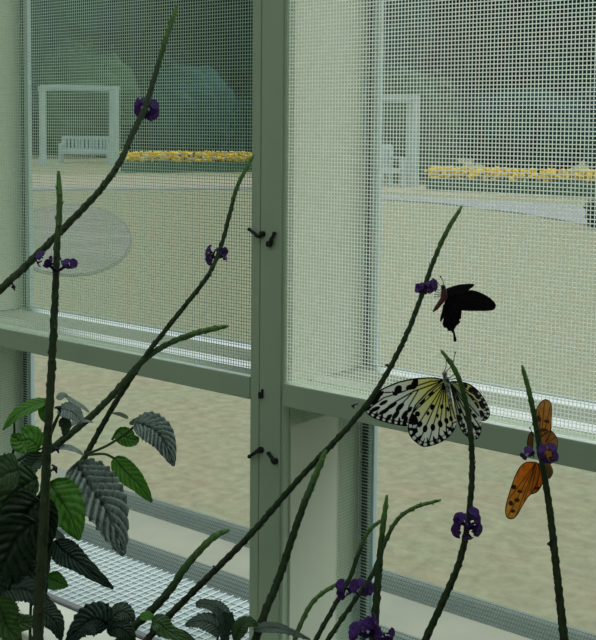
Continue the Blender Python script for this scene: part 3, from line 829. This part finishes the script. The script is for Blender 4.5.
rf_margin = [(505, 146), (535, 188), (553, 232), (548, 258), (528, 272), (505, 258)]
rf_veins = [{'p': [(398, 106), (430, 108), (468, 118), (505, 146)], 'w': 4}]+fan((398, 110), [(520, 180), (545, 225), (535, 262), (505, 255), (470, 200)], 2.0)
rf_spots = [(448, 125, 12, 9, .5), (476, 142, 10, 8, .6), (500, 168, 14, 7, 1.0), (520, 205, 16, 8, 1.1), (478, 175, 14, 6, .9), (498, 205, 14, 6, 1.0), (520, 240, 12, 7, 1.1), (458, 158, 10, 5, .8), (490, 232, 10, 6, 1.0)]
dk = lambda x, y: KD+.018*((446-x)/80.0)**2+.010*(446-x)/80
dkh = lambda x, y: KD+.004+.006*(446-x)/50
dkr = lambda x, y: KD+.003+.05*(x-446)/45
dkrf = lambda x, y: KD+.006+.055*(x-446)/45
wing('forewing', kite, fw_out, ktr, dk, kite_col(fb, fw_margin, fw_veins, fw_spots), 1.6)
wing('hindwing', kite, hw_out, ktr, lambda x, y: dkh(x, y)-.004, kite_col(hb, hw_margin, hw_veins, hw_spots, band=20, dot=9, pitch=31, far=270), 1.6)
wing('hindwing', kite, rh_out, ktr, dkr, kite_col((390, 114), rh_margin, rh_veins, rh_spots, band=14, dot=6, pitch=24, far=220, yel=(.55, .62, .36)), 1.6)
wing('forewing', kite, rf_out, ktr, dkrf, kite_col((398, 110), rf_margin, rf_veins, rf_spots, band=13, dot=5.5, pitch=22, far=240), 1.6)
def body(parent, name, pix, rad, d, ma, dd=0):
    n_ = len(pix)
    pts = smooth_path([at(x, y, d+dd*i/(n_-1)) for i, (x, y) in enumerate(pix)], 5)
    L = len(pts)-1; rr = []
    for i in range(L+1):
        t = i/L*(len(rad)-1); k = min(int(t), len(rad)-2); rr.append(rad[k]+(rad[k+1]-rad[k])*(t-k))
    b = MB(); b.tube(pts, rr, 10); return b.build(name, ma, parent, smooth=True)
def ant(parent, pix, d0, d1, ma=M['blackbody']):
    n_ = len(pix); pts = smooth_path([at(x, y, d0+(d1-d0)*i/(n_-1)) for i, (x, y) in enumerate(pix)], 6)
    b = MB(); b.tube(pts, .00028, 6); b.ball(pts[-1], .0006, .0006, .0009, 8, 6); b.build('antenna', ma, parent, smooth=True)
def legs(parent, pairs, d, d2):
    for (p, q) in pairs:
        a, c = at(*p, d), at(*q, d2); b = MB(); b.tube([a, a.lerp(c, .5)-UP*.001, c], .0003, 6); b.build('leg', M['blackbody'], parent, smooth=True)
body(kite, 'body', [ktr(368, 78), ktr(371, 92), ktr(376, 108), ktr(384, 150), ktr(395, 210), ktr(404, 255)], [.0004, .0017, .0026, .0018, .0016, .0015, .0003], KD-.003, M['whitebody'], .004)
b = MB(); b.ball(at(*ktr(368, 78), KD-.004), .0021, .0021, .0019); b.build('head', M['whitebody'], kite, smooth=True)
ant(kite, [ktr(366, 72), ktr(374, 45), ktr(374, 15)], KD-.005, KD-.008); ant(kite, [ktr(370, 72), ktr(400, 40), ktr(412, -10)], KD-.005, KD-.010)
legs(kite, [(ktr(378, 95), ktr(412, 75)), (ktr(378, 100), ktr(420, 92)), (ktr(380, 106), ktr(426, 112))], KD-.004, .845)

# small dark swallowtail ----------------------------------------------------
SS = 5.96
strn = lambda x, y: (405+x/SS, 265+y/SS)
SD = .862
sw = thing('butterfly', at(444, 292, SD), 'small blackish tailed butterfly with a reddish body, feeding before the bright screen', 'butterfly')
def dark_col(veins, edge=None):
    def f(x, y):
        for V in veins:
            if polyd(x, y, V)[0] < 3: return (.006, .006, .007)
        if edge and polyd(x, y, edge)[0] < 9 and pnoise(Vector((x*.06, y*.06, 0))) > -.05: return (.085, .012, .022)
        g = .5+.5*pnoise(Vector((x*.05, y*.05, 3)))
        return lerp3((.010, .009, .011), (.024, .021, .024), g)
    return f
up_out = [(238, 150), (262, 134), (300, 122), (350, 113), (398, 112), (412, 118), (400, 133), (378, 150), (372, 168), (340, 190), (290, 200), (245, 190)]
wing('forewing', sw, up_out, strn, lambda x, y: SD+.012+.02*(x-444)/30, dark_col([[(245, 165), (400, 120)], [(245, 170), (380, 145)]]), 2.2)
lo_out = [(240, 178), (290, 165), (350, 156), (400, 150), (450, 165), (500, 192), (532, 222), (541, 244), (530, 264), (500, 273), (430, 274), (370, 273), (335, 268), (290, 240), (245, 205)]
wing('forewing', sw, lo_out, strn, lambda x, y: SD+.002+.012*(x-444)/50, dark_col([[(245, 190), p] for p in ((430, 165), (500, 200), (535, 245), (500, 268), (430, 270), (360, 268))]), 2.2)
hn_out = [(240, 200), (290, 225), (340, 262), (336, 290), (334, 318), (322, 326), (330, 340), (318, 352), (306, 362), (300, 372), (292, 384), (296, 402), (303, 425), (308, 446), (301, 459), (290, 455), (288, 435), (286, 410), (276, 394), (254, 392), (250, 376), (232, 372), (222, 352), (228, 328), (232, 290), (230, 250)]
wing('hindwing', sw, hn_out, strn, lambda x, y: SD-.001+.004*(y-300)/30, dark_col([[(245, 210), p] for p in ((320, 330), (290, 390), (250, 380), (230, 345))], [(334, 318), (318, 352), (292, 384), (254, 392), (222, 352)]), 2.0, rnd=False)
h2_out = [(228, 235), (244, 262), (240, 285), (228, 315), (216, 337), (208, 330), (212, 305), (222, 270)]
wing('hindwing', sw, h2_out, strn, lambda x, y: SD-.004, dark_col([]), 2.0)
body(sw, 'body', [strn(228, 128), strn(232, 152), strn(232, 185), strn(224, 205), strn(205, 232), strn(185, 258), strn(167, 278)], [.0010, .0021, .0026, .0021, .0018, .0015, .0005], SD-.006, M['redbody'], -.004)
b = MB(); b.ball(at(*strn(228, 132), SD-.007), .0018, .0018, .0018); b.build('head', M['blackbody'], sw, smooth=True)
ant(sw, [strn(226, 125), strn(206, 120), strn(185, 95)], SD-.007, SD-.004); ant(sw, [strn(230, 123), strn(228, 98), strn(212, 70)], SD-.007, SD-.01)
legs(sw, [(strn(224, 160), strn(180, 158)), (strn(224, 170), strn(176, 172)), (strn(226, 176), strn(172, 188))], SD-.007, .856)
b = MB(); b.tube([at(*strn(224, 138), SD-.007), at(*strn(205, 150), SD-.010), at(*strn(176, 140), SD-.006)], .00025, 6); b.build('proboscis', M['blackbody'], sw, smooth=True)

# orange julia ---------------------------------------------------------------
JS = 4.41
jtr = lambda x, y: (490+x/JS, 385+y/JS)
JD = .862
ju = thing('butterfly', at(541, 455, JD), 'orange butterfly with long narrow wings, clinging behind the right-hand spike', 'butterfly')
def jul_col(out, c1, c2, base, far, veins, spots):
    O = smooth2(out, 5)
    def f(x, y):
        d = polyd(x, y, O, True)[0]
        r = math.hypot(x-base[0], y-base[1])
        if d < 4.0: return (.075, .035, .012)
        for V in veins:
            if polyd(x, y, V)[0] < 1.8: return lerp3((.12, .05, .012), c1, .15)
        for (sx, sy, rx, ry) in spots:
            q = ((x-sx)/rx)**2+((y-sy)/ry)**2+.8*pnoise(Vector((x*.05, y*.05, 1)))
            if q < 1: return (.12, .055, .02)
        c = lerp3(c1, c2, r/far)
        k = 1+.25*pnoise(Vector((x*.07, y*.04, 5)))
        return tuple(v*k for v in c)
    return f
uf = [(214, 250), (196, 205), (192, 160), (204, 105), (226, 72), (246, 63), (266, 74), (273, 100), (272, 150), (270, 196), (256, 240), (236, 258)]
wing('forewing', ju, uf, jtr, lambda x, y: JD+.004+.02*(450-y)/60, jul_col(uf, (.75, .34, .06), (.70, .42, .13), (225, 250), 190, [[(225, 250), (215, 110)], [(225, 250), (240, 75)], [(230, 250), (265, 100)]], [(215, 150, 10, 14), (250, 160, 12, 8), (235, 200, 18, 7)]), 1.8)
uh = [(210, 245), (232, 220), (262, 200), (282, 212), (296, 240), (296, 280), (287, 312), (268, 342), (240, 345), (214, 325), (205, 285)]
wing('hindwing', ju, uh, jtr, lambda x, y: JD+.002+.014*(x-540)/15, jul_col(uh, (.70, .31, .06), (.64, .36, .10), (215, 290), 100, [[(215, 290), (285, 230)], [(215, 290), (292, 275)], [(215, 295), (270, 335)]], [(280, 300, 8, 18)]), 1.8)
uw = [(182, 205), (192, 225), (190, 265), (186, 292), (172, 290), (163, 262), (168, 225)]
wing('hindwing', ju, uw, jtr, lambda x, y: JD+.010, jul_col(uw, (.34, .20, .08), (.30, .2, .09), (186, 290), 90, [], []), 1.8)
lf = [(212, 345), (170, 338), (146, 346), (124, 372), (104, 415), (84, 475), (68, 535), (68, 570), (78, 588), (100, 592), (122, 572), (140, 540), (164, 500), (184, 478), (205, 440), (218, 395)]
wing('forewing', ju, lf, jtr, lambda x, y: JD-.004-.010*(y-460)/60, jul_col(lf, (.95, .33, .015), (.85, .50, .11), (205, 345), 250, [[(200, 345), (85, 500)], [(200, 345), (80, 575)], [(200, 350), (115, 575)], [(200, 355), (150, 515)], [(205, 360), (180, 470)]], [(105, 450, 14, 10), (92, 520, 10, 12), (118, 508, 14, 9), (100, 555, 12, 8), (132, 470, 12, 7)]), 1.8)
lh = [(212, 345), (236, 352), (238, 400), (234, 432), (214, 466), (192, 480), (172, 480), (164, 455), (172, 410), (188, 365)]
wing('hindwing', ju, lh, jtr, lambda x, y: JD-.001-.006*(y-460)/60, jul_col(lh, (.95, .30, .012), (.88, .40, .04), (215, 345), 150, [[(215, 345), (180, 475)], [(215, 345), (205, 470)], [(220, 345), (232, 435)]], [(205, 455, 14, 6)]), 1.8)
body(ju, 'body', [jtr(222, 255), jtr(228, 285), jtr(240, 320), jtr(252, 352), jtr(262, 380), jtr(258, 412)], [.0012, .0022, .0026, .0026, .0028, .0030, .0010], JD-.002, M['tanbody'], 0)
b = MB(); b.ball(at(*jtr(220, 252), JD-.003), .0018, .0018, .0018); b.build('head', M['tanbody'], ju, smooth=True)
ant(ju, [jtr(216, 246), jtr(196, 225), jtr(176, 190)], JD-.003, JD-.008); ant(ju, [jtr(222, 244), jtr(224, 215), jtr(214, 180)], JD-.003, JD+.002)
legs(ju, [(jtr(222, 280), jtr(212, 285)), (jtr(228, 300), jtr(216, 308))], JD-.003, .848)

# ------------------------------------------------------------------ outdoors
b = MB(); b.add([(-160, YS1-.06, ZGR), (60, YS1-.06, ZGR), (60, 150, ZGR), (-160, 150, ZGR)], [(0, 1, 2, 3)])
struct(b.build('lawn', M['lawn']), 'tan dry lawn outside the window', 'lawn')
b = MB(); b.box(RX0-.1, RX1+.1, YL1-.02, YL1+.0, ZGR-.1, ZL-.05); struct(b.build('wall_outer', M['sill_out']))
def gp(x, y): return on_z(x, y, ZGR)
def patch(pix, z, name, ma, label, cat, kind='structure'):
    pts = [gp(x, y) for x, y in pix]
    n_ = len(pts)
    vs = [(p.x, p.y, ZGR+z) for p in pts]+[(p.x, p.y, ZGR-.05) for p in pts]
    fs = [tuple(range(n_))]+[(i, i+n_, (i+1) % n_+n_, (i+1) % n_) for i in range(n_)]
    b = MB(); b.add(vs, fs); o = b.build(name, ma)
    tag(o, label, cat, kind=kind); return o
patch([(-140, 186), (130, 188), (250, 188), (380, 192), (480, 196), (700, 200), (700, 192), (480, 188), (380, 186), (250, 178), (130, 176), (-140, 172)], .012, 'verge_path', M['verge'], 'pale strip of path along the far flower beds', 'path')
patch([(-140, 192), (130, 190), (250, 189.5), (330, 195), (380, 200), (440, 204), (520, 214), (596, 227), (760, 252), (760, 222), (596, 208), (520, 203), (440, 198.5), (380, 195), (330, 191), (250, 187.5), (130, 187.5), (-140, 188)], .02, 'gravel_path', M['pathgrey'], 'lilac grey path crossing the lawn', 'path')
ell = []
for k in range(28):
    a = 2*math.pi*k/28
    ell.append((70+60*math.cos(a), 241+35*math.sin(a)*(1 if math.sin(a) > 0 else 1)))
ell = [(x, y) for x, y in ell]
patch([(x+ (1.5 if x > 70 else -1.5), y-1.5 if y < 240 else y+1) for x, y in ell], .010, 'gravel_rim', M['gravel_rim'], 'dark rim around the oval gravel patch', 'edging')
patch(ell, .016, 'gravel_patch', M['gravel'], 'oval grey gravel patch on the lawn behind the long spike', 'gravel')  # flat grey oval laid on the lawn, with a darker rim

def leafcloud(b, c, rx, ry, rz, n_, s, rr, mi=0, shell=.55):
    c = Vector(c)
    for _ in range(n_):
        while True:
            d = Vector((rr.uniform(-1, 1), rr.uniform(-1, 1), rr.uniform(-1, 1)))
            if shell < d.length < 1: break
        k = 1+.25*pnoise(d*2.2+c*.37)
        p = c+Vector((d.x*rx*k, d.y*ry*k, d.z*rz*k))
        if p.z < ZGR+.02: p.z = ZGR+.02+rr.random()*.3
        nrm = (d+Vector((rr.uniform(-1, 1), rr.uniform(-1, 1), rr.uniform(-.4, 1.2)))*.8).normalized()
        u = nrm.orthogonal().normalized(); w = nrm.cross(u); a = rr.uniform(0, 6.28)
        u, w = u*math.cos(a)+w*math.sin(a), w*math.cos(a)-u*math.sin(a)
        k = s*rr.uniform(.6, 1.3)
        b.add([p-u*k, p-w*k*.5+nrm*k*.12, p+u*k, p+w*k*.5+nrm*k*.12], [(0, 1, 2, 3)], mi)
def tree(px, depth, base_y, wpx, hpx, ma, label, seed, name='tree', cat='tree', n_=2600, trunk=True, leaf_s=.22, low=.12):
    rr = random.Random(seed)
    g = at(px, 129, depth); g = Vector((g.x, g.y, ZGR))
    W_ = wpx*depth/F_PX; H = hpx*depth/F_PX
    t = thing(name, g, label, cat, None)
    b = MB()
    c0 = g+Vector((0, 0, H*(low+(1-low)*.5)))
    b.ball(c0, W_*(.46 if low or not trunk and 0 else .42), W_*.42, H*(1-low)*.47, 20, 14, 0, wob=.3)
    for k in range(7):
        a = 2*math.pi*k/7; zz = rr.uniform(-.3, .35)
        c = c0+Vector((math.cos(a)*W_*.21, math.sin(a)*W_*.21, zz*H*(1-low)))
        leafcloud(b, c, W_*.26, W_*.26, H*(1-low)*.29, n_//7, leaf_s, rr)
    b.build('foliage', ma, t)
    if trunk:
        b = MB(); pts = [g+Vector((0, 0, -.05)), g+Vector((.05, 0, H*.2)), g+Vector((-.05, .05, H*.5)), g+Vector((0, 0, H*.75))]
        b.tube(pts, [W_*.045, W_*.035, W_*.025, W_*.01], 10); b.build('trunk', M['trunk'], t, smooth=True)
    return t
# back row, very tall
TR = [
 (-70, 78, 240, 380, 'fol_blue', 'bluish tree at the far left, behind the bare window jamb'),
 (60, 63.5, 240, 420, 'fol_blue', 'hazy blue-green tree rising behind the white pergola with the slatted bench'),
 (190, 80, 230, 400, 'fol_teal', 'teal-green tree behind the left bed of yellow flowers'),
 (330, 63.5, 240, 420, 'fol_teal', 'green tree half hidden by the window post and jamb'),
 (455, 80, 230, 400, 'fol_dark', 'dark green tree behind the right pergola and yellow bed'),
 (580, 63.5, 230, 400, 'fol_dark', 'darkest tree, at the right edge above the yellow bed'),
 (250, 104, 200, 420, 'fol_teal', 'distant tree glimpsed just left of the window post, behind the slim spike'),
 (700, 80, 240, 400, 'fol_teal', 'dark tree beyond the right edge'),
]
for i, (px, dp, w_, h_, mm_, lb) in enumerate(TR):
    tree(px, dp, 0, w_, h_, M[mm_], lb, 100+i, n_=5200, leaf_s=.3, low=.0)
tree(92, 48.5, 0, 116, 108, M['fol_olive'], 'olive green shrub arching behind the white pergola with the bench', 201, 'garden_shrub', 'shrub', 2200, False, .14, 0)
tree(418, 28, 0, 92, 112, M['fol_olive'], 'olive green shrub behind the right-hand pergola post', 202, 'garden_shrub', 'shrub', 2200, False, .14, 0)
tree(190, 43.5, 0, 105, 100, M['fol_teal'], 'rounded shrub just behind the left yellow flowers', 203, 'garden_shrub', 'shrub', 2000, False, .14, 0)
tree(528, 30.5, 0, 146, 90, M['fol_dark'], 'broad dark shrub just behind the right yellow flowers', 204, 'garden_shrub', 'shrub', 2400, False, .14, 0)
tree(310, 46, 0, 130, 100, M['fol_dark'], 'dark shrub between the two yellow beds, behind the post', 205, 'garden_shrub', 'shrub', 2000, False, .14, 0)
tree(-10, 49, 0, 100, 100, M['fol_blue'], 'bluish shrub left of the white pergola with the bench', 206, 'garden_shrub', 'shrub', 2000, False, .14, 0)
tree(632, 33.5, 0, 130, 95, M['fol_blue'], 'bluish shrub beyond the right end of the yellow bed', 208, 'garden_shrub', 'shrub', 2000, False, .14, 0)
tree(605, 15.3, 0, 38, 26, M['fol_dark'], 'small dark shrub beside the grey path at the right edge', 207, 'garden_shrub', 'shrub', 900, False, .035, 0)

ha, hc = at(-190, 129, 53), at(800, 129, 53)
b = MB(); rr = random.Random(77); hu = (hc-ha).normalized(); hL = (hc-ha).length; hv = Vector((-hu.y, hu.x, 0))
for _ in range(int(hL*260)):
    f = rr.uniform(0, hL); zz = rr.uniform(0, 1); hh = 3.1+.9*pnoise(Vector((f*.22, 3, 1)))
    p = ha+hu*f+hv*(rr.choice((-1, -1, 0, 1))*.75+rr.uniform(-.25, .25)); p.z = ZGR+zz*hh
    u = Vector((rr.uniform(-1, 1), rr.uniform(-1, 1), rr.uniform(-1, 1))).normalized(); w = u.orthogonal().normalized(); k = rr.uniform(.1, .2)
    b.add([p-u*k, p-w*k*.5, p+u*k, p+w*k*.5], [(0, 1, 2, 3)])
b.obox((ha.x+hu.x*hL/2, ha.y+hu.y*hL/2, ZGR+1.15), hu, hv, Vector((0, 0, 1)), hL/2, .62, 1.15)
tag(b.build('hedge', M['fol_teal']), 'long teal hedge running behind the pergolas and the flower beds', 'hedge')

def bed(xa, ya, xb, yb, depth_m, h, label1, label2, seed):
    a, c = gp(xa, ya), gp(xb, yb); rr = random.Random(seed)
    u = (c-a); L = u.length; u.normalize(); v = Vector((-u.y, u.x, 0))
    if v.dot(AX) < 0: v = -v
    b = MB(); b2 = MB()
    k = int(L*170)
    for _ in range(k):
        p = a+u*rr.uniform(0, L)+v*rr.uniform(0, depth_m); p.z = ZGR+rr.uniform(.0, h*.72)
        s = rr.uniform(.04, .09); n1 = Vector((rr.uniform(-1, 1), rr.uniform(-1, 1), rr.uniform(0, 1))).normalized()
        q = n1.orthogonal().normalized()*s; w = n1.cross(q)
        b.add([p-q, p-w*.5, p+q, p+w*.5], [(0, 1, 2, 3)])
    c0 = a+u*L/2+v*depth_m*.5
    b.obox((c0.x, c0.y, ZGR+h*.25), u, v, Vector((0, 0, 1)), L*.5, depth_m*.42, h*.25)
    tag(b.build('bedding_plants', M['bedleaf']), label2, 'plants', kind='stuff')
    for _ in range(int(L*170)):
        p = a+u*rr.uniform(0, L)+v*rr.uniform(-.02, depth_m)
        if pnoise(p*.9) < -.22: continue
        p.z = ZGR+h*rr.uniform(.52, 1.0); s = rr.uniform(.03, .07)
        b2.ball(p, s, s, s*.6, 6, 4)
    tag(b2.build('yellow_flowers', M['yellow']), label1, 'flowers', kind='stuff')
bed(128, 173, 330, 171.5, .9, .60, 'bed of yellow flowers on the left, behind the slim spike', 'green leaves under the left yellow flowers', 31)
bed(425, 191, 700, 202, .8, .52, 'bed of yellow flowers on the right, beyond the grey path', 'dark green leaves under the right yellow flowers', 32)

# bench and pergolas
def bench(px, base_y, wpx, label, seatcol, rot=0):
    g = gp(px, base_y); dp = g.dot(AX); W_ = wpx*dp/F_PX
    t = thing('garden_bench', g, label, 'bench')
    u = Vector((RT.x, RT.y, 0)); u.normalize(); v = AX.copy(); up = Vector((0, 0, 1))
    if rot: u, v = (u*math.cos(rot)+v*math.sin(rot)), (v*math.cos(rot)-u*math.sin(rot))
    gm = seatcol
    for sx in (-1, 1):
        for sy in (0, 1):
            b = MB(); H = .66 if sy == 0 else .95
            b.obox(g+u*(sx*W_*.48)+v*(sy*.5)+up*H/2, u, v, up, .04, .04, H/2); b.build('leg', gm, t)
        b = MB(); b.obox(g+u*(sx*W_*.48)+v*.25+up*.68, u, v, up, .045, .3, .025); b.build('armrest', gm, t)
    b = MB()
    for k in range(5): b.obox(g+v*(.04+k*.11)+up*.43, u, v, up, W_*.47, .045, .018)
    b.obox(g+v*.0+up*.38, u, v, up, W_*.47, .02, .05); b.build('seat', gm, t)
    b = MB()
    b.obox(g+v*.5+up*.93, u, v, up, W_*.5, .03, .05); b.obox(g+v*.5+up*.48, u, v, up, W_*.48, .025, .035)
    k = 13
    for i in range(k): b.obox(g+v*.5+u*((i-(k-1)/2)*W_*.92/k)+up*.7, u, v, up, W_*.022, .018, .24)
    b.build('backrest', gm, t)
def pergola(px0, px1, base_y, top_y, label, DP=1.7):
    a, c = gp(px0, base_y), gp(px1, base_y)
    dp = a.dot(AX); H = (base_y-top_y)*dp/F_PX
    t = thing('garden_pergola', (a+c)/2, label, 'pergola')
    u = (c-a).normalized(); v = Vector((-u.y, u.x, 0)); v = v if v.dot(AX) > 0 else -v; up = Vector((0, 0, 1)); L = (c-a).length
    for s in (a, c):
        for k in (0, DP):
            b = MB(); b.obox(s+v*k+up*H/2, u, v, up, .075, .075, H/2); b.obox(s+v*k+up*.12, u, v, up, .1, .1, .12); b.build('post', M['garden_white'], t)
    for k in (0, DP):
        b = MB(); b.obox(a+u*L/2+v*k+up*(H-.04), u, v, up, L/2+.1, .05, .07); b.build('beam', M['garden_white'], t)
    for i in range(8):
        b = MB(); b.obox(a+u*(L*(i+.5)/8)+v*DP/2+up*(H-.03), u, v, up, .03, DP/2+.1, .05); b.build('rafter', M['garden_white'], t)
pergola(44, 117, 166, 86, 'white garden pergola over the slatted bench, seen through the left screen')
bench(84, 163, 50, 'white slatted garden bench under the left pergola', M['garden_white'])
pergola(350, 414, 187, 96, 'white garden pergola beside the right yellow bed, seen through the right screen', .35)
bench(390, 188.5, 30, 'pale bench in the shade of the right pergola', M['blue_frame'], .5)

# ------------------------------------------------------------------ light
wd = bpy.data.worlds.new('world'); SC.world = wd; wd.use_nodes = True
nt = wd.node_tree; bg = nt.nodes['Background']
tc = nt.nodes.new('ShaderNodeTexCoord'); sp = nt.nodes.new('ShaderNodeSeparateXYZ'); cr = nt.nodes.new('ShaderNodeValToRGB')
nt.links.new(tc.outputs['Generated'], sp.inputs['Vector']); nt.links.new(sp.outputs['Z'], cr.inputs['Fac']); nt.links.new(cr.outputs['Color'], bg.inputs['Color'])
cr.color_ramp.elements[0].position = 0; cr.color_ramp.elements[0].color = (.86, .95, .93, 1)
cr.color_ramp.elements[1].position = .9; cr.color_ramp.elements[1].color = (.90, 1.0, 1.0, 1)
bg.inputs['Strength'].default_value = .82
sd = bpy.data.lights.new('sun', 'SUN'); sd.energy = 1.7; sd.angle = math.radians(40); sd.color = (1, .98, .92)
so = bpy.data.objects.new('sun', sd); COL.objects.link(so); so.location = (0, 10, 20)
so.rotation_euler = Vector((-.40, -.62, -1)).to_track_quat('-Z', 'Y').to_euler()
vs_ = SC.view_settings
vs_.view_transform = 'Standard'; vs_.look = 'None'; vs_.gamma = 1; vs_.exposure = 0.0; vs_.use_curve_mapping = False
SC.cycles.max_bounces = 8; SC.cycles.transparent_max_bounces = 8
